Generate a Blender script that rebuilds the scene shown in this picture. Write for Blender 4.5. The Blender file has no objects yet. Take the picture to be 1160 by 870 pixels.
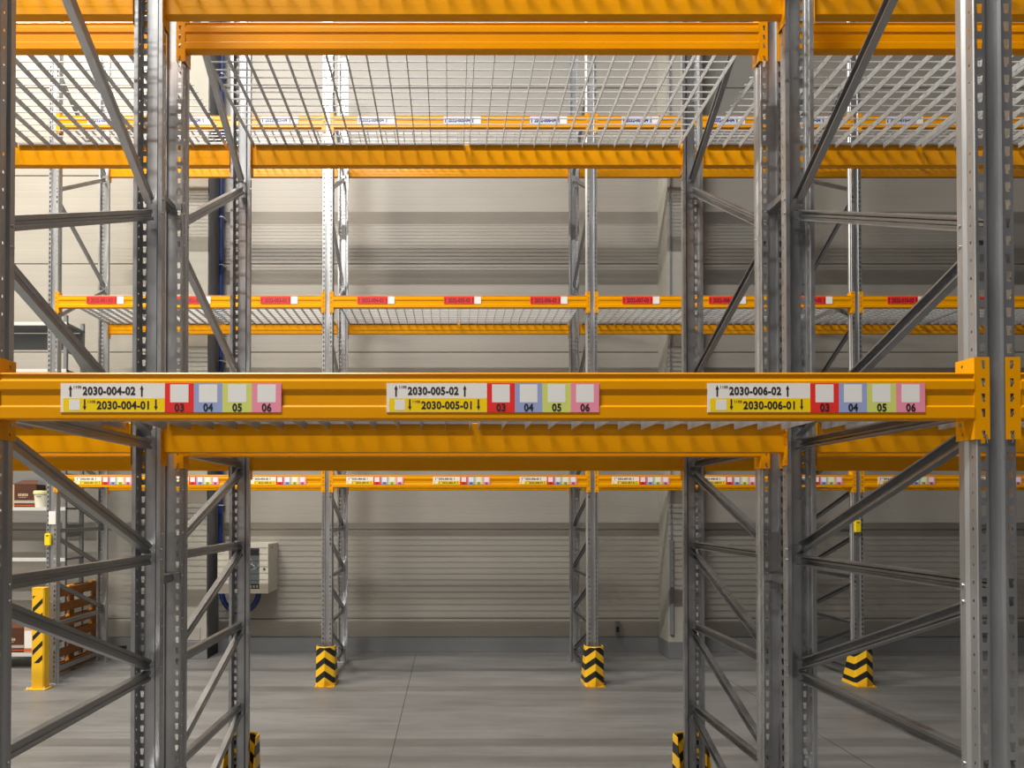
import bpy, bmesh, math, random
from mathutils import Vector, Matrix

# ------------------------------------------------------------------ camera, world, lights, exposure
random.seed(7)
S = bpy.context.scene
COL = S.collection
EYE = 1.83
cam_data = bpy.data.cameras.new('camera')
cam_data.sensor_width = 36.0
cam_data.lens = 770 / 1160 * 36
cam_data.shift_x = 70 / 1160
cam_data.shift_y = (570.3 - 435) / 1160
cam_data.clip_start = 0.05
cam = bpy.data.objects.new('camera', cam_data)
cam.location = (0, 0, EYE)
cam.rotation_euler = (math.radians(90.65), 0, 0)
COL.objects.link(cam)
S.camera = cam

W = bpy.data.worlds.new('world')
S.world = W
W.use_nodes = True
W.node_tree.nodes['Background'].inputs[0].default_value = (0.78, 0.80, 0.84, 1)
W.node_tree.nodes['Background'].inputs[1].default_value = 0.25

S.view_settings.view_transform = 'Standard'
S.view_settings.look = 'None'
S.view_settings.gamma = 1
S.view_settings.use_curve_mapping = False
S.view_settings.exposure = 0.6


def strip_light(name, x, y, z, lx, ly, watts, col, rx=0):
    d = bpy.data.lights.new(name, 'AREA')
    d.shape = 'RECTANGLE'
    d.size, d.size_y = lx, ly
    d.energy = watts
    d.color = col
    o = bpy.data.objects.new(name, d)
    o.location = (x, y, z)
    o.rotation_euler = (rx, 0, 0)
    COL.objects.link(o)
    return o


WARM = (1.0, 0.90, 0.74)
NEUT = (1.0, 0.96, 0.90)
COOL = (0.90, 0.94, 1.0)
# LED strips hung over the aisle between the middle and the far rack
strip_light('aisle_lamp', -0.8, 4.6, 11.6, 4.6, 0.14, 190, COOL)
# over the open cross aisle at the left end of the racks
strip_light('cross_aisle_lamp', -6.0, 4.4, 11.6, 2.6, 0.5, 640, WARM)
strip_light('cross_aisle_lamp', -8.5, 4.8, 11.6, 2.6, 0.5, 460, WARM)
# over the aisle the photographer stands in
strip_light('near_aisle_lamp', -3.6, -0.9, 11.6, 5.0, 0.10, 1200, NEUT)
strip_light('near_aisle_lamp', 3.0, -0.9, 11.6, 4.0, 0.10, 30, NEUT)
strip_light('rear_fill_light', -6.5, -5.5, 11.6, 8.0, 0.16, 180, NEUT)  # fill light added behind the camera to even out the back wall

# ------------------------------------------------------------------ materials
def mat(name, col, rough=0.5, metal=0.0, var=0.0, scale=8.0, stretch=(1, 1, 1), bump=0.0, spec=None, rvar=0.0):
    m = bpy.data.materials.new(name)
    m.use_nodes = True
    nt = m.node_tree
    b = nt.nodes['Principled BSDF']
    b.inputs['Base Color'].default_value = (*col, 1)
    b.inputs['Roughness'].default_value = rough
    b.inputs['Metallic'].default_value = metal
    if spec is not None:
        b.inputs['Specular IOR Level'].default_value = spec
    if var > 0 or bump > 0 or rvar > 0:
        tc = nt.nodes.new('ShaderNodeTexCoord')
        mp = nt.nodes.new('ShaderNodeMapping')
        mp.inputs['Scale'].default_value = stretch
        nz = nt.nodes.new('ShaderNodeTexNoise')
        nz.inputs['Scale'].default_value = scale
        nz.inputs['Detail'].default_value = 5
        nt.links.new(tc.outputs['Object'], mp.inputs[0])
        nt.links.new(mp.outputs[0], nz.inputs['Vector'])
        if var > 0:
            cr = nt.nodes.new('ShaderNodeMapRange')
            cr.inputs[1].default_value = 0.3
            cr.inputs[2].default_value = 0.7
            cr.inputs[3].default_value = 1 - var
            cr.inputs[4].default_value = 1 + var
            nt.links.new(nz.outputs[0], cr.inputs[0])
            mx = nt.nodes.new('ShaderNodeVectorMath')
            mx.operation = 'SCALE'
            mx.inputs[0].default_value = col
            nt.links.new(cr.outputs[0], mx.inputs['Scale'])
            nt.links.new(mx.outputs[0], b.inputs['Base Color'])
        if rvar > 0:
            rr = nt.nodes.new('ShaderNodeMapRange')
            rr.inputs[1].default_value = 0.3
            rr.inputs[2].default_value = 0.7
            rr.inputs[3].default_value = rough - rvar
            rr.inputs[4].default_value = rough + rvar
            nt.links.new(nz.outputs[0], rr.inputs[0])
            nt.links.new(rr.outputs[0], b.inputs['Roughness'])
        if bump > 0:
            bp = nt.nodes.new('ShaderNodeBump')
            bp.inputs['Strength'].default_value = bump
            bp.inputs['Distance'].default_value = 0.01
            nt.links.new(nz.outputs[0], bp.inputs['Height'])
            nt.links.new(bp.outputs[0], b.inputs['Normal'])
    return m


M = {}
M['galv'] = mat('galvanised_steel', (0.45, 0.457, 0.468), 0.36, 0.80, var=0.14, scale=18, stretch=(1, 1, 0.12), rvar=0.08)
M['brace'] = mat('brace_steel', (0.36, 0.37, 0.385), 0.33, 0.92, var=0.07, scale=5, rvar=0.02)
M['grate'] = mat('grate_steel', (0.42, 0.43, 0.44), 0.42, 0.6, var=0.08, scale=9)
M['rod'] = mat('lit_rod_steel', (0.86, 0.86, 0.86), 0.35, 0.15)  # same galvanised steel as the bars, light from above put into the colour
M['orange'] = mat('orange_beam_paint', (0.80, 0.33, 0.001), 0.27, 0.0, var=0.05, scale=3, spec=0.22)
M['yellow'] = mat('yellow_guard_paint', (0.86, 0.47, 0.01), 0.38, 0.0, var=0.05, scale=6)
M['black'] = mat('black', (0.012, 0.012, 0.012), 0.5)
M['ink'] = mat('label_ink', (0.02, 0.017, 0.02), 0.55)
M['navy'] = mat('navy_ink', (0.02, 0.02, 0.10), 0.5)
M['dred'] = mat('dark_red_ink', (0.16, 0.01, 0.02), 0.5)
M['lwhite'] = mat('label_white', (0.88, 0.84, 0.80), 0.32)
M['lyellow'] = mat('label_yellow', (0.98, 0.68, 0.002), 0.32)
M['lred'] = mat('label_red', (0.86, 0.035, 0.03), 0.32)
M['lblue'] = mat('label_blue', (0.34, 0.40, 0.68), 0.32)
M['llime'] = mat('label_lime', (0.68, 0.72, 0.18), 0.32)
M['lpink'] = mat('label_pink', (0.90, 0.30, 0.42), 0.32)
M['lcode'] = mat('label_code_patch', (0.85, 0.84, 0.82), 0.35)
M['lpale'] = mat('label_pale_blue', (0.62, 0.66, 0.85), 0.35)
M['plinth'] = mat('plinth_concrete', (0.155, 0.16, 0.165), 0.75, var=0.12, scale=1.6)
M['concrete'] = mat('pillar_concrete', (0.36, 0.35, 0.31), 0.85, var=0.10, scale=2.0, stretch=(1, 1, 0.4))
M['conduit'] = mat('conduit_grey', (0.18, 0.19, 0.20), 0.5, var=0.06)
M['pillar_side'] = mat('pillar_side_grey', (0.17, 0.175, 0.18), 0.5, 0.2, var=0.06, scale=3)  # darker grey than the pillar's front
M['sealant'] = mat('joint_sealant', (0.07, 0.07, 0.07), 0.8)
M['blue'] = mat('blue_hose', (0.006, 0.025, 0.15), 0.4)
M['cabinet'] = mat('cabinet_paint', (0.62, 0.60, 0.52), 0.45, var=0.02)
M['glass'] = mat('cabinet_window', (0.10, 0.12, 0.13), 0.12)
M['cable'] = mat('grey_cable', (0.45, 0.45, 0.44), 0.5)
M['shelf'] = mat('shelf_white', (0.66, 0.66, 0.64), 0.4, 0.2)
M['shelf_dark'] = mat('shelf_grey', (0.22, 0.23, 0.24), 0.45, 0.4)
M['wood'] = mat('shaded_stained_board', (0.27, 0.098, 0.010), 0.6, var=0.25, scale=4, stretch=(6, 0.8, 6))  # stained pallet wood, its shade put into the dark brown
M['block'] = mat('lit_block', (0.85, 0.36, 0.02), 0.6, var=0.1)  # same pallet's blocks, warm light put into the bright orange
M['brown'] = mat('brown_cardboard', (0.075, 0.022, 0.008), 0.6, var=0.15)
M['card_edge'] = mat('kraft_card', (0.50, 0.36, 0.22), 0.7)
M['band'] = mat('grey_print', (0.40, 0.35, 0.32), 0.6)
M['cream'] = mat('cream_plastic', (0.78, 0.76, 0.62), 0.4)
M['lid'] = mat('lid_plastic', (0.78, 0.76, 0.40), 0.4)
M['paper'] = mat('white_print', (0.80, 0.78, 0.75), 0.5)
M['redprint'] = mat('red_print', (0.6, 0.10, 0.03), 0.5)
M['tag'] = mat('yellow_plastic', (0.88, 0.66, 0.01), 0.4)
M['ceiling'] = mat('ceiling_sheet', (0.20, 0.20, 0.21), 0.6, 0.1)
M['rear'] = mat('rear_wall_sheet', (0.14, 0.14, 0.15), 0.7)
M['pale_wall'] = mat('pale_wall_sheet', (0.62, 0.60, 0.55), 0.6)


def floor_mat():
    m = bpy.data.materials.new('power_floated_concrete')
    m.use_nodes = True
    nt = m.node_tree
    b = nt.nodes['Principled BSDF']
    tc = nt.nodes.new('ShaderNodeTexCoord')
    def noise(scale, st, detail=6, rough=0.6, rot=0.0):
        mp = nt.nodes.new('ShaderNodeMapping')
        mp.inputs['Scale'].default_value = st
        mp.inputs['Rotation'].default_value = (0, 0, rot)
        n = nt.nodes.new('ShaderNodeTexNoise')
        n.inputs['Scale'].default_value = scale
        n.inputs['Detail'].default_value = detail
        n.inputs['Roughness'].default_value = rough
        nt.links.new(tc.outputs['Object'], mp.inputs[0])
        nt.links.new(mp.outputs[0], n.inputs['Vector'])
        return n
    a = noise(1.4, (0.5, 1.6, 1), 7, 0.65)
    s = noise(6.0, (0.22, 2.4, 1), 8, 0.75, 0.02)
    p = noise(0.55, (1, 1, 1), 3)
    sw = noise(3.0, (0.35, 2.0, 1), 6, 0.6, 0.5)
    def mr(n, lo, hi, a0=0.3, a1=0.7):
        r = nt.nodes.new('ShaderNodeMapRange')
        r.inputs[1].default_value = a0
        r.inputs[2].default_value = a1
        r.inputs[3].default_value = lo
        r.inputs[4].default_value = hi
        nt.links.new(n.outputs[0], r.inputs[0])
        return r
    def mul(x, y):
        q = nt.nodes.new('ShaderNodeMath')
        q.operation = 'MULTIPLY'
        nt.links.new(x.outputs[0], q.inputs[0])
        nt.links.new(y.outputs[0], q.inputs[1])
        return q
    t = mul(mul(mr(a, 0.80, 1.16), mr(s, 0.84, 1.13)), mul(mr(p, 0.90, 1.08), mr(sw, 0.88, 1.10)))
    v = nt.nodes.new('ShaderNodeVectorMath')
    v.operation = 'SCALE'
    v.inputs[0].default_value = (0.172, 0.169, 0.167)
    nt.links.new(t.outputs[0], v.inputs['Scale'])
    nt.links.new(v.outputs[0], b.inputs['Base Color'])
    r = mr(a, 0.36, 0.55)
    nt.links.new(r.outputs[0], b.inputs['Roughness'])
    bp = nt.nodes.new('ShaderNodeBump')
    bp.inputs['Strength'].default_value = 0.08
    nt.links.new(s.outputs[0], bp.inputs['Height'])
    nt.links.new(bp.outputs[0], b.inputs['Normal'])
    return m


def wall_mat():
    m = mat('sandwich_panel_sheet', (0.335, 0.317, 0.283), 0.45, 0.0, var=0.05, scale=1.2, stretch=(0.5, 1, 3), rvar=0.04)
    return m


M['floor'] = floor_mat()
M['wall'] = wall_mat()


def chevron_mat(name, diagonal=False):
    """painted black bands on yellow: a flat print that follows the guard's own coordinates"""
    m = mat(name, (0.86, 0.47, 0.01), 0.38)
    nt = m.node_tree
    b = nt.nodes['Principled BSDF']
    tc = nt.nodes.new('ShaderNodeTexCoord')
    sp = nt.nodes.new('ShaderNodeSeparateXYZ')
    nt.links.new(tc.outputs['Object'], sp.inputs[0])
    def mth(op, a, bb=None):
        q = nt.nodes.new('ShaderNodeMath')
        q.operation = op
        for i, v in enumerate((a, bb)):
            if v is None:
                continue
            if isinstance(v, (int, float)):
                q.inputs[i].default_value = v
            else:
                nt.links.new(v, q.inputs[i])
        return q.outputs[0]
    if diagonal:
        s = mth('SUBTRACT', sp.outputs[2], mth('MULTIPLY', sp.outputs[0], 1.0))
        fr = mth('FRACT', mth('DIVIDE', mth('SUBTRACT', s, 0.255), 0.145))
        on = mth('LESS_THAN', fr, 0.36)
        keep = mth('GREATER_THAN', sp.outputs[2], 0.27)
        keep = mth('MULTIPLY', keep, mth('LESS_THAN', sp.outputs[2], 0.96))
        edge = mth('LESS_THAN', mth('ABSOLUTE', sp.outputs[0]), 0.052)
        front = mth('LESS_THAN', sp.outputs[1], 0.01)
        on = mth('MULTIPLY', mth('MULTIPLY', on, keep), mth('MULTIPLY', edge, front))
    else:
        s = mth('ADD', sp.outputs[2], mth('MULTIPLY', mth('ABSOLUTE', sp.outputs[0]), 0.85))
        fr = mth('FRACT', mth('DIVIDE', mth('SUBTRACT', s, 0.104), 0.140))
        on = mth('MULTIPLY', mth('LESS_THAN', fr, 0.48), mth('GREATER_THAN', s, 0.09))
        on = mth('MULTIPLY', on, mth('LESS_THAN', sp.outputs[2], 0.404))
        on = mth('MULTIPLY', on, mth('GREATER_THAN', sp.outputs[2], 0.035))
    mx = nt.nodes.new('ShaderNodeMix')
    mx.data_type = 'RGBA'
    mx.inputs[6].default_value = (0.86, 0.50, 0.012, 1)
    mx.inputs[7].default_value = (0.012, 0.012, 0.012, 1)
    nt.links.new(on, mx.inputs[0])
    nt.links.new(mx.outputs[2], b.inputs['Base Color'])
    return m


M['chevron'] = chevron_mat('chevron_print')
M['diagonal'] = chevron_mat('diagonal_print', True)

# ------------------------------------------------------------------ helpers
def link(o):
    COL.objects.link(o)
    return o


def to_mesh(bm, name, mats):
    me = bpy.data.meshes.new(name)
    bmesh.ops.recalc_face_normals(bm, faces=bm.faces)
    bm.to_mesh(me)
    bm.free()
    for m in (mats if isinstance(mats, (list, tuple)) else [mats]):
        me.materials.append(m)
    return me


def obj(name, me, parent=None, loc=(0, 0, 0), rot=(0, 0, 0), **props):
    o = bpy.data.objects.new(name, me)
    o.location = loc
    o.rotation_euler = rot
    if parent is not None:
        o.parent = parent
    for k, v in props.items():
        o[k] = v
    return link(o)


def thing(name, label, cat, loc=(0, 0, 0), rz=0, group=None, me=None):
    o = bpy.data.objects.new(name, me)
    o.location = loc
    o.rotation_euler = (0, 0, rz)
    o['label'] = label
    o['category'] = cat
    if group:
        o['group'] = group
    if me is None:
        o.empty_display_size = 0.1
    return link(o)


def box(bm, x0, x1, y0, y1, z0, z1, mi=0):
    vs = [bm.verts.new((x, y, z)) for x in (x0, x1) for y in (y0, y1) for z in (z0, z1)]
    for f in ((0, 1, 3, 2), (4, 6, 7, 5), (0, 4, 5, 1), (2, 3, 7, 6), (0, 2, 6, 4), (1, 5, 7, 3)):
        fc = bm.faces.new([vs[i] for i in f])
        fc.material_index = mi
    return vs


def box_mesh(name, dims, m, bevel=0.0):
    bm = bmesh.new()
    box(bm, *dims)
    if bevel:
        bmesh.ops.bevel(bm, geom=bm.edges[:], offset=bevel, segments=2, affect='EDGES')
    return to_mesh(bm, name, m)


def cyl(bm, p0, p1, r0, r1=None, n=10, mi=0, caps=True):
    r1 = r0 if r1 is None else r1
    p0, p1 = Vector(p0), Vector(p1)
    d = (p1 - p0).normalized()
    a = d.orthogonal().normalized()
    b = d.cross(a)
    ra, rb = [], []
    for i in range(n):
        t = 2 * math.pi * i / n
        off = a * math.cos(t) + b * math.sin(t)
        ra.append(bm.verts.new(p0 + off * r0))
        rb.append(bm.verts.new(p1 + off * r1))
    for i in range(n):
        j = (i + 1) % n
        bm.faces.new((ra[i], ra[j], rb[j], rb[i])).material_index = mi
    if caps:
        bm.faces.new(ra[::-1]).material_index = mi
        bm.faces.new(rb).material_index = mi


def tube(bm, pts, r, n=8):
    pts = [Vector(p) for p in pts]
    rings = []
    for i, p in enumerate(pts):
        d = (pts[min(i + 1, len(pts) - 1)] - pts[max(i - 1, 0)]).normalized()
        a = d.cross(Vector((0, 1, 0.01))).normalized()
        b = d.cross(a)
        rings.append([bm.verts.new(p + (a * math.cos(2 * math.pi * k / n) + b * math.sin(2 * math.pi * k / n)) * r) for k in range(n)])
    for q, s in zip(rings, rings[1:]):
        for k in range(n):
            bm.faces.new((q[k], q[(k + 1) % n], s[(k + 1) % n], s[k]))
    bm.faces.new(rings[0])
    bm.faces.new(rings[-1][::-1])


def extrude_profile(bm, prof, x0, x1, mi=0):
    """closed (y,z) outline extruded along x"""
    a = [bm.verts.new((x0, y, z)) for y, z in prof]
    b = [bm.verts.new((x1, y, z)) for y, z in prof]
    n = len(prof)
    for i in range(n):
        j = (i + 1) % n
        bm.faces.new((a[i], a[j], b[j], b[i])).material_index = mi
    bm.faces.new(a[::-1]).material_index = mi
    bm.faces.new(b).material_index = mi


def copy_tree(root):
    """a copy of a thing with copies of its parts and sub-parts (mesh data shared)"""
    c = root.copy()
    link(c)
    for ch in KIDS.get(root.name, list(root.children)):
        d = ch.copy()
        d.parent = c
        link(d)
        for g in list(ch.children):
            e = g.copy()
            e.parent = d
            link(e)
    return c


def mirror_mesh(me):
    bm = bmesh.new()
    bm.from_mesh(me)
    for v in bm.verts:
        v.co.x = -v.co.x
    m2 = bpy.data.meshes.new(me.name)
    bmesh.ops.reverse_faces(bm, faces=bm.faces)
    bm.to_mesh(m2)
    bm.free()
    for m in me.materials:
        m2.materials.append(m)
    return m2


KIDS = {}

# ------------------------------------------------------------------ the building shell
WALL_Y = 8.84
SEAM0, ROWH = 0.43, 1.157
CEIL = 12.3
XL, XR = -13.0, 15.5

fl = obj('floor', box_mesh('floor', (XL, XR, -9, WALL_Y + 0.2, -0.25, 0), M['floor']), kind='structure')
# saw-cut joints, recessed lines filled with dark sealant
for x in (-0.44, 3.02, 6.5):
    bm = bmesh.new()
    box(bm, x - 0.004, x + 0.004, -8.5, WALL_Y - 0.1, -0.01, 0.0012)
    obj('joint_sealant', to_mesh(bm, 'joint', M['sealant']), fl)

obj('ceiling', box_mesh('ceiling', (XL, XR, -9, WALL_Y + 0.2, CEIL, CEIL + 0.2), M['ceiling']), kind='structure')
obj('wall_left', box_mesh('wall_left', (XL - 0.2, XL, -9, WALL_Y + 0.2, 0, CEIL), M['pale_wall']), kind='structure')
obj('wall_right', box_mesh('wall_right', (XR, XR + 0.2, -9, WALL_Y + 0.2, 0, CEIL), M['rear']), kind='structure')
obj('wall_front', box_mesh('wall_front', (XL, XR, -9.2, -9, 0, CEIL), M['rear']), kind='structure')
wb = obj('wall_back', box_mesh('wall_back', (XL, XR, WALL_Y + 0.06, WALL_Y + 0.2, 0, CEIL), M['wall']), kind='structure')


def panel_mesh(w, h, ribs):
    """ribbed sheet-steel sandwich panel, front at y=0, recessed joint all round"""
    prof = [(0.06, 0.0), (0.006, 0.0), (0.0, 0.006)]
    p = h / ribs
    for i in range(1, ribs):
        z = i * p
        prof += [(0.0, z - 0.011), (0.0004, z - 0.002), (0.0004, z + 0.002), (0.0, z + 0.011)]
    prof += [(0.0, h - 0.006), (0.006, h), (0.06, h)]
    bm = bmesh.new()
    extrude_profile(bm, prof, 0.002, w - 0.002)
    return to_mesh(bm, 'wall_panel', M['wall'])


seams_x = [XL, -9.3, -3.22, 2.91, 9.0, XR]
for i in range(5):
    w = seams_x[i + 1] - seams_x[i]
    base = panel_mesh(w, SEAM0 - 0.008, 4)
    full = panel_mesh(w, ROWH - 0.008, 12)
    obj('wall_panel', base, wb, (seams_x[i], WALL_Y, 0.004))
    z = SEAM0
    while z < CEIL - 0.1:
        obj('wall_panel', full, wb, (seams_x[i], WALL_Y, z + 0.004))
        z += ROWH
obj('baseboard_back', box_mesh('plinth', (XL, XR, WALL_Y - 0.014, WALL_Y - 0.0005, 0, 0.205), M['plinth'], 0.003), kind='structure')

# pillars that stand proud of the back wall
def pillar(x0, x1, right=True):
    t = obj('trim_%d' % (2 if right else 1), None, loc=((x0 + x1) / 2, 8.64, 0), kind='structure')
    hw = (x1 - x0) / 2
    bm = bmesh.new()
    box(bm, -hw, hw, -0.2, 0.199, 0, CEIL)
    obj('pillar_core', to_mesh(bm, 'pillar_core', M['concrete']), t)
    obj('pillar_plinth', box_mesh('pp', (-hw - 0.012, hw + 0.012, -0.212, 0.18, 0, 0.21), M['plinth'], 0.003), t)
    return t


p2 = pillar(2.71, 3.13, True)
obj('corner_strip', box_mesh('cs', (-0.20, -0.155, -0.232, -0.2, 0.30, 1.48), M['conduit'], 0.004), p2)
obj('corner_line', box_mesh('cl', (-0.185, -0.165, -0.214, -0.2, 1.5, 11.9), M['conduit']), p2)
p1 = pillar(-3.50, -3.02, False)
bm = bmesh.new()
box(bm, 0.2405, 0.252, -0.19, 0.198, 0.0, CEIL - 0.01)
obj('pillar_side_sheet', to_mesh(bm, 'ps', M['pillar_side']), p1)
for k in range(72):
    z0 = 0.23 + k * 0.165
    obj('cladding_strip', box_mesh('clad', (-0.235, 0.165, -0.209, -0.2, 0, 0.158), M['wall'], 0.002) if k == 0 else CL, p1, (0, 0, z0))
    if k == 0:
        CL = p1.children[-1].data if p1.children else [o for o in bpy.data.objects if o.name.startswith('cladding_strip')][0].data
# small socket on the wall low down
t = thing('wall_socket', 'small dark socket box low on the back wall left of the concrete pillar', 'socket', (2.16, WALL_Y - 0.02, 0.32))
obj('socket_plate', box_mesh('so', (-0.025, 0.025, -0.03, 0.02, -0.09, 0.09), M['conduit'], 0.004), t)
obj('socket_lid', box_mesh('sl', (-0.018, 0.018, -0.036, -0.03, -0.05, 0.02), M['black'], 0.002), t)

# ------------------------------------------------------------------ perforated posts
PITCH = 0.05
POST_H = 7.4


def strip(bm, p0, du, u0, u1, hole, zoff, height):
    """flat strip from z=0 to height, with one hole per pitch; point = p0 + du*u"""
    def P(u, z):
        return bm.verts.new((p0[0] + du[0] * u, p0[1] + du[1] * u, z))
    n = int(height / PITCH)
    if not hole:
        bm.faces.new((P(u0, 0), P(u1, 0), P(u1, n * PITCH), P(u0, n * PITCH)))
        return
    prev = None
    for k in range(n):
        z = k * PITCH
        if prev is None:
            a, b = P(u0, z), P(u1, z)
        else:
            a, b = prev
        d, c = P(u0, z + PITCH), P(u1, z + PITCH)
        h = [P(u, z + zoff + dz) for u, dz in hole]
        m = len(h)
        if m == 4:   # corners bl, br, tr, tl
            bm.faces.new((a, b, h[1], h[0]))
            bm.faces.new((b, c, h[2], h[1]))
            bm.faces.new((c, d, h[3], h[2]))
            bm.faces.new((d, a, h[0], h[3]))
        prev = (d, c)


def post_mesh(height=POST_H):
    bm = bmesh.new()
    Lh = 0.0270
    for s in (-1, 1):
        # face strip with keyhole slots: narrow at the bottom, wide at the top
        c = 0.037
        hole = [(c - 0.0050, 0), (c + 0.0060, 0), (c + 0.0078, Lh), (c - 0.0078, Lh)] if s < 0 else \
               [(c - 0.0050, 0), (c + 0.0060, 0), (c + 0.0078, Lh), (c - 0.0078, Lh)]
        strip(bm, (0, 0), (s, 0), 0.0225, 0.0525, hole, 0.0115, height)
        # rounded corner
        strip(bm, (s * 0.0525, 0), (s * 0.7071, 0.7071), 0, 0.0036, None, 0, height)
        # groove wall and groove floor
        strip(bm, (s * 0.0225, 0), (s * -0.12, 0.9928), 0, 0.0112, None, 0, height)
        strip(bm, (0, 0.0111), (s, 0), 0.0, 0.0212, None, 0, height)
        # side web with small holes
        hw = [(0.0105, 0), (0.0155, 0), (0.0155, 0.008), (0.0105, 0.008)]
        strip(bm, (s * 0.055, 0.0025), (0, 1), 0, 0.0255, hw, 0.021, height)
        # flared step, rear web, return lip
        strip(bm, (s * 0.055, 0.028), (s * 0.65, 0.76), 0, 0.0105, None, 0, height)
        strip(bm, (s * 0.0618, 0.036), (0, 1), 0, 0.021, None, 0, height)
        strip(bm, (s * 0.0618, 0.057), (-s, 0), 0, 0.017, None, 0, height)
    bmesh.ops.remove_doubles(bm, verts=bm.verts, dist=0.0004)
    bmesh.ops.recalc_face_normals(bm, faces=bm.faces)
    return to_mesh(bm, 'post', M['galv'])


POST = post_mesh()

D = 1.10            # frame depth
def W2(z):          # heights measured from the eye
    return z + EYE


# nodes of the bracing: (front z, rear z, kind) relative to the eye height
BR = []
for h in (0.29, -0.21, -0.71, -1.21, -1.70):
    BR.append((h, h))
for h in (0.29, -0.21, -0.71, -1.21):
    BR.append((h - 0.045, h - 0.455))
for a, b in ((0.75, 0.345), (0.81, 1.29), (2.01, 1.35), (2.07, 2.69), (3.38, 2.75), (3.44, 4.06), (4.76, 4.12)):
    BR.append((a, b))


def brace_mesh(za, zb):
    """lipped channel from the front post to the rear post"""
    y0, y1 = 0.034, D - 0.034
    d = Vector((0, y1 - y0, zb - za))
    L = d.length
    d.normalize()
    n = Vector((0, -d.z, d.y))
    w, t = 0.0215, 0.030
    prof = [(0.0145, w - 0.006), (0.0145, w), (-0.0145, w), (-0.0145, 0.008), (-0.0085, 0.004), (-0.0085, -0.004),
            (-0.0145, -0.008), (-0.0145, -w), (0.0145, -w), (0.0145, -w + 0.006),
            (0.0125, -w + 0.006), (0.0125, -w + 0.002), (-0.0122, -w + 0.002), (-0.0122, -0.0085), (-0.0065, -0.0045),
            (-0.0065, 0.0045), (-0.0122, 0.0085), (-0.0122, w - 0.002), (0.0125, w - 0.002), (0.0125, w - 0.006)]
    prof = [(-a, b) for a, b in prof]
    bm = bmesh.new()
    base = Vector((0, y0, za))
    A = [bm.verts.new(base + Vector((x, 0, 0)) + n * q) for x, q in prof]
    B = [bm.verts.new(base + d * L + Vector((x, 0, 0)) + n * q) for x, q in prof]
    k = len(prof)
    for i in range(k):
        j = (i + 1) % k
        bm.faces.new((A[i], A[j], B[j], B[i]))
    bm.faces.new(A[::-1])
    bm.faces.new(B)
    return to_mesh(bm, 'cross' if abs(za - zb) < 0.001 else 'diagonal', M['brace'])


BRACES = [brace_mesh(W2(a), W2(b)) for a, b in BR]
BRACES_R = None
bm = bmesh.new()
for a, b in BR:
    for y, z in ((0.047, W2(a)), (D - 0.047, W2(b))):
        for s in (-1, 1):
            cyl(bm, (s * 0.0600, y, z), (s * 0.0660, y, z), 0.0060, 0.0050, 6)
BOLTS = to_mesh(bm, 'bolts', M['galv'])
bm = bmesh.new()
box(bm, -0.075, 0.075, -0.03, 0.085, 0.0, 0.008)
bmesh.ops.bevel(bm, geom=bm.edges[:], offset=0.002, segments=1, affect='EDGES')
for sx in (-0.05, 0.05):
    cyl(bm, (sx, -0.018, 0.008), (sx, -0.018, 0.022), 0.008, 0.008, 6)
FOOT = to_mesh(bm, 'base_plate', M['galv'])


BRACES_R = [mirror_mesh(m) for m in BRACES]


def frame(x, y, flip, label, group):
    if flip:
        t = thing('rack_upright_frame', label, 'rack frame', (x, y + D, 0), math.pi, group)
    else:
        t = thing('rack_upright_frame', label, 'rack frame', (x, y, 0), 0, group)
    obj('front_post', POST, t, (0, 0, 0.006))
    obj('rear_post', POST, t, (0, D, 0.006), (0, 0, math.pi))
    obj('base_plate', FOOT, t)
    obj('base_plate', FOOT, t, (0, D, 0), (0, 0, math.pi))
    for me in (BRACES_R if flip else BRACES):      # channels open towards the left on every frame
        obj('diagonal_brace' if 'diagonal' in me.name else 'cross_brace', me, t)
    obj('brace_bolt', BOLTS, t, kind='stuff')
    return t


# ------------------------------------------------------------------ beams
BH = 0.130
RAIL = [(0.045, 0.0035), (0.0415, 0.0), (0.004, 0.0), (0.0, 0.004), (0.0, 0.034), (0.005, 0.040), (0.005, 0.078), (0.0, 0.084),
        (0.0, 0.106), (0.0055, 0.112), (0.0055, 0.1225), (0.002, 0.1265), (0.004, BH), (0.0415, BH), (0.045, BH - 0.0035)]


def rail_mesh(L):
    bm = bmesh.new()
    extrude_profile(bm, RAIL, 0, L)
    return to_mesh(bm, 'rail', M['orange'])


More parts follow.
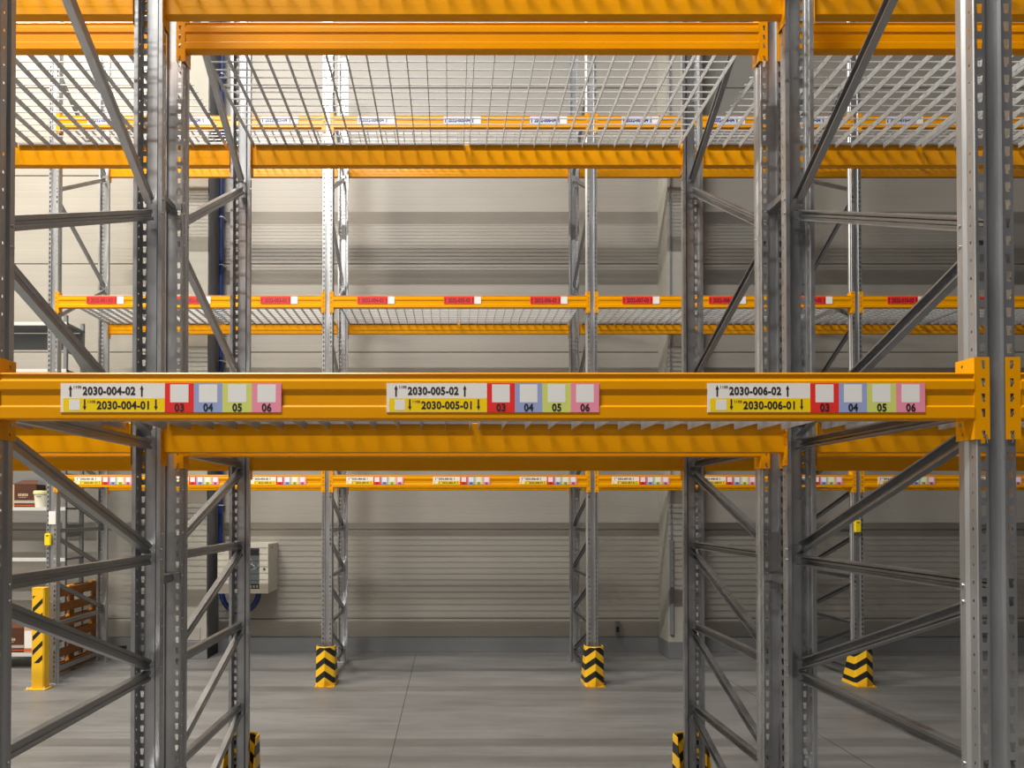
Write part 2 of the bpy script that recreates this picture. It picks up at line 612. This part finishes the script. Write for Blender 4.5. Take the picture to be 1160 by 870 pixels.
def connector_mesh():
    """L-shaped beam end plate: origin at the post's inner corner, face plate to -x, side plate backwards; perforated"""
    bm = bmesh.new()
    z0, z1 = -0.055, 0.173
    rows = [(0.010, 0.024), (0.062, 0.085), (0.104, 0.127), (0.146, 0.169), (0.196, 0.219)]
    def plate(P, u0, u1, holes, hu0, hu1):
        z = z0
        lv = (bm.verts.new(P(u0, z)), bm.verts.new(P(u1, z)))
        def quad_to(zt):
            nonlocal lv
            nv = (bm.verts.new(P(u0, zt)), bm.verts.new(P(u1, zt)))
            bm.faces.new((lv[0], lv[1], nv[1], nv[0]))
            lv = nv
        for a, b in holes:
            quad_to(z0 + a - 0.006)
            nv = (bm.verts.new(P(u0, z0 + b + 0.006)), bm.verts.new(P(u1, z0 + b + 0.006)))
            h = [bm.verts.new(P(hu0 + 0.004, z0 + a)), bm.verts.new(P(hu1, z0 + a)), bm.verts.new(P(hu1, z0 + b)), bm.verts.new(P(hu0, z0 + b))]
            bm.faces.new((lv[0], lv[1], h[1], h[0]))
            bm.faces.new((lv[1], nv[1], h[2], h[1]))
            bm.faces.new((nv[1], nv[0], h[3], h[2]))
            bm.faces.new((nv[0], lv[0], h[0], h[3]))
            lv = nv
        quad_to(z1)
    plate(lambda u, z: (-u, -0.005, z), -0.009, 0.0335, rows, 0.010, 0.020)
    plate(lambda u, z: (0.009, -0.005 + u, z), 0.0, 0.070, [(0.014, 0.021), (0.205, 0.213)], 0.040, 0.047)
    r = bmesh.ops.solidify(bm, geom=bm.faces[:], thickness=0.0025)
    bmesh.ops.remove_doubles(bm, verts=bm.verts, dist=0.0002)
    return to_mesh(bm, 'connector', M['orange'])


CONN_L = connector_mesh()      # at the left end of a beam
CONN_R = mirror_mesh(CONN_L)
# steel hooks seen inside the end plate's slots, and the locking pin
bm = bmesh.new()
for a in (0.010, 0.062, 0.104, 0.146, 0.196):
    cyl(bm, (-0.018, -0.0015, -0.055 + a), (-0.013, -0.006, -0.055 + a + 0.016), 0.0022, 0.0015, 6)
cyl(bm, (-0.017, -0.004, -0.046), (-0.017, -0.012, -0.044), 0.003, 0.003, 6)
cyl(bm, (-0.017, -0.012, -0.043), (-0.021, -0.012, -0.066), 0.0022, 0.002, 6)
PIN_L = to_mesh(bm, 'pin', M['brace'])
PIN_R = mirror_mesh(PIN_L)
HALF = 0.055


def beam(xa, xb, y, z, label, group, rear=False):
    """xa, xb = centres of the two posts; y = post face plane; z = underside"""
    L = (xb - xa) - 2 * HALF
    key = round(L, 3)
    if key not in RAILS:
        RAILS[key] = rail_mesh(L - 0.019)
    if rear:
        t = thing('rack_beam', label, 'rack beam', (xb - HALF, y, z), math.pi, group)
    else:
        t = thing('rack_beam', label, 'rack beam', (xa + HALF, y, z), 0, group)
    obj('beam_rail', RAILS[key], t, (0.0095, -0.007, 0))
    c = obj('end_connector', CONN_L, t)
    obj('locking_pin', PIN_L, c)
    c = obj('end_connector', CONN_R, t, (L, 0, 0))
    obj('locking_pin', PIN_R, c)
    return t


RAILS = {}

# ------------------------------------------------------------------ grating decks
DECK_D = 1.005
def deck_protos(w):
    nb = 13
    half = (w - 0.1 * (nb - 2)) / 2 if False else 0
    bm = bmesh.new()
    box(bm, -0.0015, 0.0015, 0.003, DECK_D - 0.003, -0.034, -0.002)
    bar = to_mesh(bm, 'bar', M['grate'])
    bm = bmesh.new()
    y = 0.045
    while y < DECK_D - 0.03:
        box(bm, -0.013, w + 0.013, y - 0.0028, y + 0.0028, -0.0065, -0.001)
        y += 0.0625
    rods = to_mesh(bm, 'rods', M['rod'])
    bm = bmesh.new()
    box(bm, 0, w, 0, 0.003, -0.009, 0.003)
    box(bm, 0, w, -0.022, 0.0, 0.0005, 0.003)
    fl = to_mesh(bm, 'flange', M['grate'])
    return bar, rods, fl


DECKS = {}


def deck(x, y, z, w, label, group, fine=True):
    """x, y = left front corner between the beams; z = beam top"""
    k = (round(w, 3), fine)
    if k not in DECKS:
        bar, rods, flg = deck_protos(w)
        xs = [0.0025] + [w / 2 + 0.1 * (i - 5.5) for i in range(12)] + [w - 0.0025]
        if w > 1.35:
            xs = [0.0025] + [w / 2 + 0.1 * (i - 6) for i in range(13)] + [w - 0.0025]
        DECKS[k] = (bar, rods, flg, xs)
    bar, rods, flg, xs = DECKS[k]
    t = thing('grating_deck', label, 'shelf deck', (x, y, z + 0.001), 0, group)
    if fine:
        for q in xs:
            obj('bearing_bar', bar, t, (q, 0, 0))
    else:
        key = ('join',) + k
        if key not in DECKS:
            bm = bmesh.new()
            for q in xs:
                box(bm, q - 0.0015, q + 0.0015, 0.003, DECK_D - 0.003, -0.034, -0.002)
            DECKS[key] = to_mesh(bm, 'bars', M['grate'])
        obj('bearing_bars', DECKS[key], t, kind='stuff')
    obj('cross_rods', rods, t, kind='stuff')
    obj('end_flange', flg, t)
    obj('end_flange', flg, t, (w, DECK_D, 0), (0, 0, math.pi))
    return t


# ------------------------------------------------------------------ lettering
TXT = {}


def text_mesh(s, size, m, bold=0.035, res=3):
    key = (s, round(size, 4), m.name)
    if key in TXT:
        return TXT[key]
    cu = bpy.data.curves.new('lettering', 'FONT')
    cu.body = s
    cu.size = size
    cu.offset = bold * size
    cu.resolution_u = res
    cu.align_x = 'CENTER'
    cu.align_y = 'CENTER'
    cu.space_character = 1.06
    tmp = bpy.data.objects.new('tmp_text', cu)
    link(tmp)
    bpy.context.view_layer.update()
    me = bpy.data.meshes.new_from_object(tmp.evaluated_get(bpy.context.evaluated_depsgraph_get()))
    bpy.data.objects.remove(tmp)
    xs = [v.co.x for v in me.vertices]
    ys = [v.co.y for v in me.vertices]
    me['w'] = max(xs) - min(xs)
    cx, cy = (max(xs) + min(xs)) / 2, (max(ys) + min(ys)) / 2
    for v in me.vertices:
        v.co = (v.co.x - cx, 0, v.co.y - cy)
    me.materials.clear()
    me.materials.append(m)
    TXT[key] = me
    return me


def add_text(bm, s, size, cx, cz, width=None, y=-0.0006, m=None, bold=0.035):
    me = text_mesh(s, size, M['ink'], bold)
    sx = 1.0 if width is None else width / me['w']
    n0 = len(bm.verts)
    idx = {}
    vs = [bm.verts.new((v.co.x * sx + cx, y, v.co.z + cz)) for v in me.vertices]
    for p in me.polygons:
        try:
            bm.faces.new([vs[i] for i in p.vertices])
        except ValueError:
            pass


def arrow(bm, cx, z0, z1, up, w=0.008, y=-0.0006):
    hh = (z1 - z0) * 0.36
    if up:
        q = [(-0.22, z0), (0.22, z0), (0.22, z1 - hh), (-0.22, z1 - hh)]
        tri = [(-0.5, z1 - hh), (0.5, z1 - hh), (0, z1)]
    else:
        q = [(-0.22, z0 + hh), (0.22, z0 + hh), (0.22, z1), (-0.22, z1)]
        tri = [(0.5, z0 + hh), (-0.5, z0 + hh), (0, z0)]
    for pl in (q, tri):
        bm.faces.new([bm.verts.new((cx + a * w, y, z)) for a, z in pl])


def wide_label(parent, x, z, w, h, upper, lower, rest, y=-0.0085):
    """white and yellow location label with four coloured fields, local to a beam"""
    f = w / 251.0     # widths below are in the photo's pixels of a 251 px label
    k = h / 32.8
    bm = bmesh.new()
    mats = [M['lwhite'], M['lyellow'], M['lred'], M['lblue'], M['llime'], M['lpink'], M['lcode']]
    T = 0.0006
    box(bm, 0, 118.5 * f, -T, 0.0012, 0, h, 0)
    box(bm, 3 * f, 118.5 * f, -T - 0.0002, 0.0, 0.4 * k, 16.0 * k, 1)
    edges = (118.5, 151.5, 184, 217.5, 251)
    for i in range(4):
        box(bm, edges[i] * f, edges[i + 1] * f, -T, 0.0012, 0, h, 2 + i)
        c = (edges[i] + edges[i + 1]) / 2 * f
        box(bm, c - 10.4 * f, c + 10.4 * f, -T - 0.0002, 0, 11.2 * k, 31.6 * k, 6)
    box(bm, 9.8 * f, 21.9 * f, -T - 0.0004, 0, 2.6 * k, 14.4 * k, 6)
    o = obj('location_label', to_mesh(bm, 'label', mats), parent, (x, y, z))
    o['label'] = 'location label reading %s over %s with four coloured fields' % (upper, lower)
    bm = bmesh.new()
    yy = -0.0012
    arrow(bm, 11.2 * f, 17.8 * k, 30.5 * k, True, 4.2 * f, yy)
    arrow(bm, 92.3 * f, 17.8 * k, 30.5 * k, True, 4.2 * f, yy)
    arrow(bm, 27.4 * f, 2.2 * k, 14.6 * k, False, 4.2 * f, yy)
    arrow(bm, 108.4 * f, 2.2 * k, 14.6 * k, False, 4.2 * f, yy)
    add_text(bm, upper, 0.030 * w / 0.6, 55 * f, 24.2 * k, 60 * f, yy)
    add_text(bm, lower, 0.030 * w / 0.6, 70.8 * f, 7.9 * k, 59.5 * f, yy)
    add_text(bm, '1100', 0.010 * w / 0.6, 19.3 * f, 28.6 * k, 8.6 * f, yy, bold=0.02)
    add_text(bm, '1100', 0.010 * w / 0.6, 35.4 * f, 12.0 * k, 8.6 * f, yy, bold=0.02)
    for i in range(4):
        c = (edges[i] + edges[i + 1]) / 2 * f
        add_text(bm, '0%d' % (3 + i), 0.029 * w / 0.6, c, 5.4 * k, 11.0 * f, yy)
    obj('lettering', to_mesh(bm, 'lettering', M['ink']), o)
    return o


def narrow_label(parent, x, z, text, field, ink, y=-0.0085):
    """coloured one-line label with a white code patch at its right end"""
    bm = bmesh.new()
    box(bm, 0, 0.325, -0.0006, 0.0012, 0, 0.078, 0)
    box(bm, 0.325, 0.395, -0.0006, 0.0012, 0, 0.078, 1)
    o = obj('location_label', to_mesh(bm, 'label', [field, M['lwhite']]), parent, (x, y, z))
    o['label'] = 'location label reading %s' % text
    bm = bmesh.new()
    arrow(bm, 0.018, 0.010, 0.068, True, 0.026, -0.0012)
    arrow(bm, 0.308, 0.010, 0.068, True, 0.026, -0.0012)
    add_text(bm, text, 0.062, 0.163, 0.038, 0.235, -0.0012, bold=0.05)
    obj('lettering', to_mesh(bm, 'lettering', ink), o)
    return o


# ------------------------------------------------------------------ the racks
HA, HB, HC = W2(0.253), W2(2.165), W2(4.095)
X1, X2 = -1.308, 1.512
XS = [-4.128, X1, X2, 4.332]
XF = [-4.232, X1, X2, 4.332, 7.152]
BAYS = ['left', 'central', 'right']
NEAR_Y, MID_Y, FAR_Y = 1.879, 3.170, 7.216
COLN = ['at the left end', 'left of centre', 'right of centre', 'at the right end']

near_frames, mid_frames, far_frames = [], [], []
for i, x in enumerate(XS):
    near_frames.append(frame(x, NEAR_Y, False, 'galvanised upright frame, nearest rack, %s' % (
        ['far left, outside the picture', 'side bracing at the left picture edge',
         'broad perforated post at the right picture edge', 'far right, outside the picture'][i]),
        'upright frames of the nearest rack'))
    mid_frames.append(frame(x, MID_Y, True, 'galvanised upright frame, middle rack, %s' % (
        ['far left, outside the picture', 'directly behind the nearest left frame',
         'directly behind the nearest right frame', 'far right, outside the picture'][i]),
        'upright frames of the middle rack'))
for i, x in enumerate(XF):
    far_frames.append(frame(x, FAR_Y, False, 'galvanised upright frame, rack by the wall, %s' % (
        ['end frame beside the slatted pallet', 'left of the central bay', 'right of the central bay',
         'seen through bracing at the right', 'beyond the right picture edge'][i]), 'upright frames of the rack by the wall'))

CLEAR = X2 - X1 - 2 * HALF
def two_decks(xa, xb, y, z, rack, lev, bay, fine=True):
    a, b = xa + HALF + 0.030, xb - HALF - 0.030
    w = (b - a - 0.032) / 2
    for s, nm in ((0, 'left'), (1, 'right')):
        deck(a + s * (w + 0.032), y + 0.0475, z + BH, w,
             'bar grating deck, %s half of %s bay, %s level, %s' % (nm, bay, lev, rack),
             'grating decks of the %s' % rack, fine)


beams = {}
for rack, y0, xs, levels, fine in (('nearest rack', NEAR_Y, XS, (('lower', HA), ('upper', HB)), True),
                                   ('middle rack', MID_Y, XS, (('lower', HA), ('upper', HB)), True),
                                   ('rack by the wall', FAR_Y, XF, (('lower', HA), ('middle', HB), ('top', HC)), False)):
    for lev, z in levels:
        for i in range(len(xs) - 1):
            bay = (['left', 'central', 'right'] if len(xs) == 4 else ['left', 'central', 'right', 'far right'])[i]
            for rear in (False, True):
                yy = y0 + D if rear else y0
                extra = ''
                if rack == 'nearest rack' and lev == 'lower' and i == 1 and not rear:
                    extra = ', large across the picture middle'
                b = beam(xs[i], xs[i + 1], yy, z, 'orange %s beam, %s bay, %s level, %s%s' % ('rear' if rear else 'front', bay, lev, rack, extra),
                         'orange beams of the %s' % rack, rear)
                beams[(rack, lev, i, rear)] = b
            two_decks(xs[i], xs[i + 1], y0 - 0.007 + 0.0, z, rack, lev, bay, fine)

# labels on the nearest beam
b = beams[('nearest rack', 'lower', 1, False)]
for xp0, xp1, n in ((-1.0737, -0.4654, 4), (-0.1755, 0.4105, 5), (0.709, 1.309, 6)):
    wide_label(b, xp0 - (X1 + HALF), 0.0195, xp1 - xp0, 0.0800, '2030-00%d-02' % n, '2030-00%d-01' % n, None)
# labels on the rack by the wall
num = 1
for i in range(4):
    for j in range(3):
        xs0 = XF[i] + (0.32 + 0.92 * j if i else 0.362 + 0.925 * j)
        lx = xs0 - (XF[i] + HALF)
        narrow_label(beams[('rack by the wall', 'middle', i, False)], lx, 0.040, '2032-%03d-03' % num, M['lred'], M['dred'])
        narrow_label(beams[('rack by the wall', 'top', i, False)], lx, 0.040, '2032-%03d-04' % num, M['lpale'], M['navy'])
        wide_label(beams[('rack by the wall', 'lower', i, False)], lx - 0.115, 0.030, 0.608, 0.080, '2032-%03d-02' % num, '2032-%03d-01' % num, None)
        num += 1

# spacers tying the two back-to-back racks together
for x, nm in ((X1, 'left'), (X2, 'right')):
    for z, lv in ((W2(-0.31), 'below the labelled beam'), (W2(1.42), 'above the labelled beam')):
        t = thing('rack_spacer', 'short steel spacer between the %s back-to-back posts, %s' % (nm, lv), 'spacer', (x, NEAR_Y + D, z), 0, 'row spacers')
        obj('spacer_channel', box_mesh('sp', (-0.02, 0.02, 0.002, MID_Y - NEAR_Y - D - 0.002, -0.0175, 0.0175), M['brace'], 0.004), t)
        obj('spacer_plate', box_mesh('sq', (-0.05, 0.05, MID_Y - NEAR_Y - D - 0.006, MID_Y - NEAR_Y - D - 0.001, -0.012, 0.022), M['galv'], 0.001), t)

# ------------------------------------------------------------------ post guards with chevrons
def guard_mesh():
    """folded steel: V nose, side plates that flare towards the floor"""
    bm = bmesh.new()
    H = 0.415
    def ring(z, hw, nose, back, off=0.0):
        pts = [(-hw + off, back), (-hw + off, 0.018), (-hw + 0.018 + off * 0.4, 0.0), (0.0, -nose + off), (hw - 0.018 - off * 0.4, 0.0), (hw - off, 0.018), (hw - off, back)]
        return [bm.verts.new((x, y, z)) for x, y in pts]
    lv = [(0.0, 0.102, 0.045, 0.24), (0.10, 0.101, 0.040, 0.20), (H - 0.012, 0.096, 0.034, 0.10), (H, 0.094, 0.030, 0.095)]
    outer = [ring(*l) for l in lv]
    inner = [ring(l[0], l[1], l[2], l[3], 0.005) for l in lv]
    for R, rev in ((outer, False), (inner, True)):
        for q, s in zip(R, R[1:]):
            for k in range(6):
                f = (q[k], q[k + 1], s[k + 1], s[k])
                bm.faces.new(f[::-1] if rev else f)
    for q, s in ((outer[-1], inner[-1]), (inner[0], outer[0])):
        for k in range(6):
            bm.faces.new((q[k], q[k + 1], s[k + 1], s[k]))
    for e in (0, 6):
        for i in range(3):
            bm.faces.new((outer[i][e], outer[i + 1][e], inner[i + 1][e], inner[i][e]))
    return to_mesh(bm, 'guard', M['chevron'])


GUARD = guard_mesh()
bm = bmesh.new()
for s in (-1, 1):
    box(bm, s * 0.055 - 0.045, s * 0.055 + 0.045, -0.055, 0.055, 0.0, 0.006)
    cyl(bm, (s * 0.075, -0.035, 0.006), (s * 0.075, -0.035, 0.020), 0.009, 0.009, 6)
GFOOT = to_mesh(bm, 'guard_foot', M['yellow'])


def guard(x, y, rz, label):
    t = thing('post_guard', label, 'post guard', (x, y, 0), rz, 'yellow and black post guards')
    obj('guard_shell', GUARD, t)
    obj('foot_plate', GFOOT, t)


guard(X1, FAR_Y - 0.09, 0, 'black and yellow chevron guard on the far post left of the central bay')
guard(X2, FAR_Y - 0.09, 0, 'black and yellow chevron guard on the far post right of the central bay')
guard(4.332, FAR_Y - 0.09, 0, 'yellow and black chevron guard seen at an angle under the bracing at the right')
guard(X1, MID_Y + D + 0.09, math.pi, 'yellow guard at the lower picture edge, left middle-rack post')
guard(X2, MID_Y + D + 0.09, math.pi, 'yellow guard at the lower picture edge, right middle-rack post')

# tall rack-end guard
t = thing('corner_guard_post', 'tall yellow guard post with black diagonal stripes beside the end of the far rack', 'guard post', (-4.235, 6.99, 0))
bm = bmesh.new()
prof = [(-0.066, 0.10), (-0.066, 0.012), (-0.054, 0), (0.054, 0), (0.066, 0.012), (0.066, 0.10)]
for z0, z1 in ((0.008, 1.03),):
    ra = [[bm.verts.new((x * q, 0.05 + (y - 0.05) * q, z)) for x, y in prof] for z in (z0, z1) for q in (1, 0.92)]
    o0, i0, o1, i1 = ra
    for k in range(5):
        bm.faces.new((o0[k], o0[k + 1], o1[k + 1], o1[k]))
        bm.faces.new((i0[k + 1], i0[k], i1[k], i1[k + 1]))
        bm.faces.new((o1[k], o1[k + 1], i1[k + 1], i1[k]))
    for k in (0, 5):
        bm.faces.new((o0[k], o1[k], i1[k], i0[k]))
obj('post_shell', to_mesh(bm, 'ps', M['diagonal']), t)
obj('top_cap', box_mesh('tc', (-0.066, 0.066, 0.0, 0.10, 1.03, 1.042), M['yellow'], 0.003), t)
obj('base_plate', box_mesh('bp', (-0.11, 0.10, -0.035, 0.12, 0.0, 0.010), M['yellow'], 0.002), t)
bm = bmesh.new()
for bx, by in ((-0.09, -0.015), (0.08, -0.015)):
    cyl(bm, (bx, by, 0.010), (bx, by, 0.026), 0.010, 0.009, 6)
obj('anchor_bolt', to_mesh(bm, 'ab', M['rod']), t, kind='stuff')

# slatted boards standing on edge by the end frame
t = thing('slatted_pallet', 'brown slatted pallet standing on its edge beside the end frame of the far rack', 'pallet', (-4.36, 7.32, 0))
BOARD = box_mesh('board', (-0.011, 0.011, 0, 1.10, 0, 0.098), M['wood'], 0.002)
for k in range(6):
    obj('slat', BOARD, t, (0, 0, 0.03 + k * 0.168), (random.uniform(-0.004, 0.004), 0, 0))
for k in (0, 2, 3, 5):
    obj('slat', BOARD, t, (-0.066, 0, 0.03 + k * 0.168))
BLK = box_mesh('block', (-0.054, -0.013, 0, 0.12, 0, 0.07), M['block'], 0.003)
for yb in (0.0, 0.49, 0.98):
    for zb in (0.10, 0.436, 0.60, 0.93):
        obj('pallet_block', BLK, t, (0, yb, zb - 0.02))
STR = box_mesh('stringer', (-0.034, -0.012, 0, 0.10, 0.03, 0.968), M['wood'], 0.002)
for yb in (0.0, 0.50, 1.0):
    obj('stringer_board', STR, t, (0, yb, 0))

# ------------------------------------------------------------------ white shelving behind the left end
SX0, SX1, SY0, SY1 = -6.55, -4.47, 7.90, 8.30
t = thing('shelving_unit', 'white steel shelving unit behind the left end of the far rack', 'shelving', (SX0, SY0, 0))
SW, SD = SX1 - SX0, SY1 - SY0
UPR = box_mesh('upr', (-0.02, 0.02, -0.02, 0.02, 0, 4.12), M['shelf_dark'], 0.003)
for x in (0.02, SW - 0.02):
    for y in (0.02, SD - 0.02):
        obj('upright', UPR, t, (x, y, 0))
for z in (0.17, 1.27, 1.86, 3.47, 4.02):
    s = obj('shelf', box_mesh('sh', (0.0, SW, 0.0, SD, -0.012, 0.012), M['shelf_dark'], 0.002), t, (0, 0, z))
    obj('shelf_rim', box_mesh('rim', (0.0, SW, -0.004, 0.012, -0.026, 0.016), M['shelf'], 0.003), s)
for z in (0.9, 1.6, 2.2, 3.75):
    obj('side_panel', box_mesh('sidep', (SW - 0.012, SW - 0.006, 0.03, SD - 0.03, -0.07, 0.07), M['shelf_dark']), t, (0, 0, z))
obj('back_panel', box_mesh('bk', (0.03, SW - 0.03, SD - 0.012, SD - 0.006, 3.80, 4.0), M['shelf_dark']), t)
obj('back_panel', box_mesh('bk2', (0.03, SW - 0.03, SD - 0.012, SD - 0.006, 2.02, 2.24), M['shelf_dark']), t)


def brown_box(x, y, z, rz, label, w=0.62, d=0.30, h=0.235, flap=True):
    t = thing('cardboard_box', label, 'box', (x, y, z), rz, 'brown printed boxes')
    obj('box_body', box_mesh('bb', (0, w, 0, d, 0, h), M['brown'], 0.003), t)
    obj('printed_band', box_mesh('pb', (0.03, w + 0.001, -0.0015, 0.0, 0.052, 0.085), M['band']), t)
    obj('printed_band', box_mesh('pb2', (0.03, w + 0.001, -0.0015, 0.0, 0.022, 0.030), M['redprint']), t)
    obj('side_strip', box_mesh('ss', (-0.001, 0.03, -0.0018, 0.0, 0, h), M['card_edge']), t)
    bm = bmesh.new()
    u = w * 0.26
    for k, (a, b) in enumerate(((0, 0.020), (0.026, 0.040), (0.046, 0.070), (0.076, 0.092), (0.098, 0.116))):
        box(bm, u + a, u + b, -0.0022, 0, 0.135, 0.165 + 0.003 * (k % 2))
    box(bm, u + 0.01, u + 0.10, -0.0022, 0, 0.118, 0.123)
    obj('printed_mark', to_mesh(bm, 'mark', M['card_edge']), t, kind='stuff')
    if flap:
        bm = bmesh.new()
        vs = [bm.verts.new(p) for p in ((0, 0.0, h), (w, 0.0, h), (w * 0.80, 0.14, h + 0.055), (0.03, 0.16, h + 0.055), (0, 0.0, h + 0.004), (w, 0.0, h + 0.004), (w * 0.80, 0.14, h + 0.059), (0.03, 0.16, h + 0.059))]
        for f in ((0, 1, 2, 3), (4, 7, 6, 5), (0, 4, 5, 1), (1, 5, 6, 2), (2, 6, 7, 3), (3, 7, 4, 0)):
            bm.faces.new([vs[i] for i in f])
        obj('lid_flap', to_mesh(bm, 'flap', M['brown']), t)
    return t


# px 13-40 at y 545-574 -> x from -5.1 to -4.8
brown_box(-5.215, 8.085, 1.873, 0, 'dark brown box with an open lid standing left of the cream bucket', w=0.29, d=0.19, h=0.275)
brown_box(-5.26, 7.93, 0.183, 0.06, 'dark brown box on the lowest shelf behind the yellow guard post', w=0.285, h=0.28, flap=True)
t = thing('small_carton', 'small white and kraft carton on the lowest shelf beside the brown box', 'carton', (-4.95, 7.92, 0.188))
t.location.x = -4.955
obj('carton_body', box_mesh('cb', (0, 0.10, 0, 0.12, 0, 0.295), M['card_edge'], 0.002), t)
obj('printed_front', box_mesh('cf', (0.006, 0.094, -0.0015, 0, 0.05, 0.25), M['paper']), t)
obj('printed_red', box_mesh('cr', (0.0, 0.10, -0.0012, 0, 0.012, 0.042), M['redprint']), t)
# cream bucket
t = thing('plastic_bucket', 'cream plastic bucket with a yellowish lid on the white shelf', 'bucket', (-4.80, 7.99, 1.873))
bm = bmesh.new()
cyl(bm, (0, 0, 0), (0, 0, 0.17), 0.068, 0.082, 24)
obj('bucket_body', to_mesh(bm, 'bucket', M['cream']), t)
bm = bmesh.new()
cyl(bm, (0, 0, 0.158), (0, 0, 0.190), 0.089, 0.089, 24)
cyl(bm, (0, 0, 0.190), (0, 0, 0.196), 0.082, 0.080, 24)
obj('bucket_lid', to_mesh(bm, 'lid', M['lid']), t)
obj('print_line', box_mesh('pl', (-0.02, 0.035, -0.0835, -0.079, 0.13, 0.136), M['band']), t)

# black box on the floor near the wall
t = thing('black_bin', 'small black box tipped on the floor against the back wall at the left', 'box', (-4.19, 8.62, 0.0), 0.25)
obj('bin_body', box_mesh('bin', (-0.085, 0.075, -0.06, 0.06, 0.002, 0.10), M['black'], 0.008), t)
obj('bin_flap', box_mesh('binf', (-0.085, 0.09, -0.012, 0.012, 0.098, 0.125), M['black'], 0.003), t)

# tags on posts
for x, nm, z in ((-4.237, 'left end', W2(-0.30)), (4.332, 'right', W2(-0.16))):
    t = thing('yellow_tag', 'yellow plastic tag hooked on the far rack post at the %s' % nm, 'tag', (x - 0.02, FAR_Y, z))
    obj('tag_body', box_mesh('tb', (-0.032, 0.032, -0.032, -0.003, -0.065, 0.065), M['tag'], 0.006), t)
    obj('tag_slot', box_mesh('ts', (-0.014, 0.014, -0.034, -0.031, 0.035, 0.045), M['black'], 0.001), t)
s = obj('load_sticker', box_mesh('ls', (-0.03, 0.045, -0.0022, -0.0008, -0.065, 0.075), M['paper'], 0.0), far_frames[0], (0, 0, W2(-0.075)))
s['label'] = 'white load sticker'

# ------------------------------------------------------------------ electrical cabinet with blue hoses
CX0, CX1, CY, CZ0, CZ1 = -2.862, -2.239, 8.37, 0.818, 1.425
t = thing('electrical_cabinet', 'pale wall cabinet with a glazed door full of cables, on the back wall', 'electrical cabinet', (CX0, CY, CZ0))
cw, ch, cd = CX1 - CX0, CZ1 - CZ0, WALL_Y - CY
obj('cabinet_body', box_mesh('cbod', (0, cw, 0.022, cd, 0, ch), M['cabinet'], 0.004), t)
bm = bmesh.new()
wx0, wx1, wz0, wz1 = 0.15, 0.515, 0.055, 0.555
for a in ((0, wx0, 0, ch), (wx1, cw, 0, ch), (wx0, wx1, 0, wz0), (wx0, wx1, wz1, ch)):
    box(bm, a[0], a[1], 0.0, 0.020, a[2], a[3])
bmesh.ops.remove_doubles(bm, verts=bm.verts, dist=0.0001)
door = obj('cabinet_door', to_mesh(bm, 'cdoor', M['cabinet']), t)
obj('window_pane', box_mesh('cpane', (wx0, wx1, 0.010, 0.0195, wz0, wz1), M['glass']), door)
bm = bmesh.new()
random.seed(3)
for k in range(16):
    x = wx0 + 0.02 + random.random() * (wx1 - wx0 - 0.06)
    z = wz0 + 0.10 + random.random() * 0.28
    pts = [(x + 0.03 * math.sin(i * 0.9 + k), 0.006, z + i * 0.018) for i in range(5)]
    tube(bm, pts, 0.004, 5)
for k in range(9):
    box(bm, wx0 + 0.02 + k * 0.038, wx0 + 0.042 + k * 0.038, 0.004, 0.010, wz0 + 0.015, wz0 + 0.045)
obj('cable_bundle', to_mesh(bm, 'cables', M['cable']), door, kind='stuff')
for z in (0.085, 0.505):
    obj('terminal_rail', box_mesh('tr', (wx0 + 0.01, wx1 - 0.01, 0.005, 0.010, z - 0.03, z + 0.03), M['black']), door)
bm = bmesh.new()
cyl(bm, (wx1 + 0.06, 0.0, 0.30), (wx1 + 0.06, -0.012, 0.30), 0.014, 0.012, 12)
obj('lock', to_mesh(bm, 'lock', M['black']), door)
for z in (0.075, ch - 0.075):
    obj('hinge', box_mesh('hg', (-0.012, 0.0, -0.002, 0.03, z - 0.015, z + 0.015), M['black'], 0.002), door)
obj('side_screw', box_mesh('scr', (cw, cw + 0.002, 0.16, 0.19, ch - 0.055, ch - 0.035), M['black']), t)

t = thing('blue_conduit', 'blue corrugated pipe running up the wall beside the dark pillar', 'pipe', (-2.955, 8.74, 0))
bm = bmesh.new()
cyl(bm, (0, 0, 0.85), (0, 0, CEIL - 0.02), 0.027, 0.027, 12)
obj('pipe', to_mesh(bm, 'pipe', M['blue']), t)
for k in range(14):
    bm = bmesh.new()
    cyl(bm, (0, 0, 0), (0, 0, 0.012), 0.030, 0.030, 12)
    box(bm, -0.034, 0.034, 0.02, 0.098, 0.0, 0.012)
    if k == 0:
        CLIP = to_mesh(bm, 'clip', M['shelf'])
    else:
        bm.free()
    obj('pipe_clip', CLIP, t, (0, 0, 1.9 + k * 0.62))
t = thing('blue_hose_loop', 'thick blue hose looping under the wall cabinet', 'hose', (-2.66, 8.62, 0.815))
bm = bmesh.new()
pts = [(0.235 * math.cos(math.pi + math.pi * i / 20), 0.0, 0.0 - 0.26 * math.sin(math.pi * i / 20)) for i in range(21)]
tube(bm, pts, 0.036, 10)
obj('hose', to_mesh(bm, 'hose', M['blue']), t)
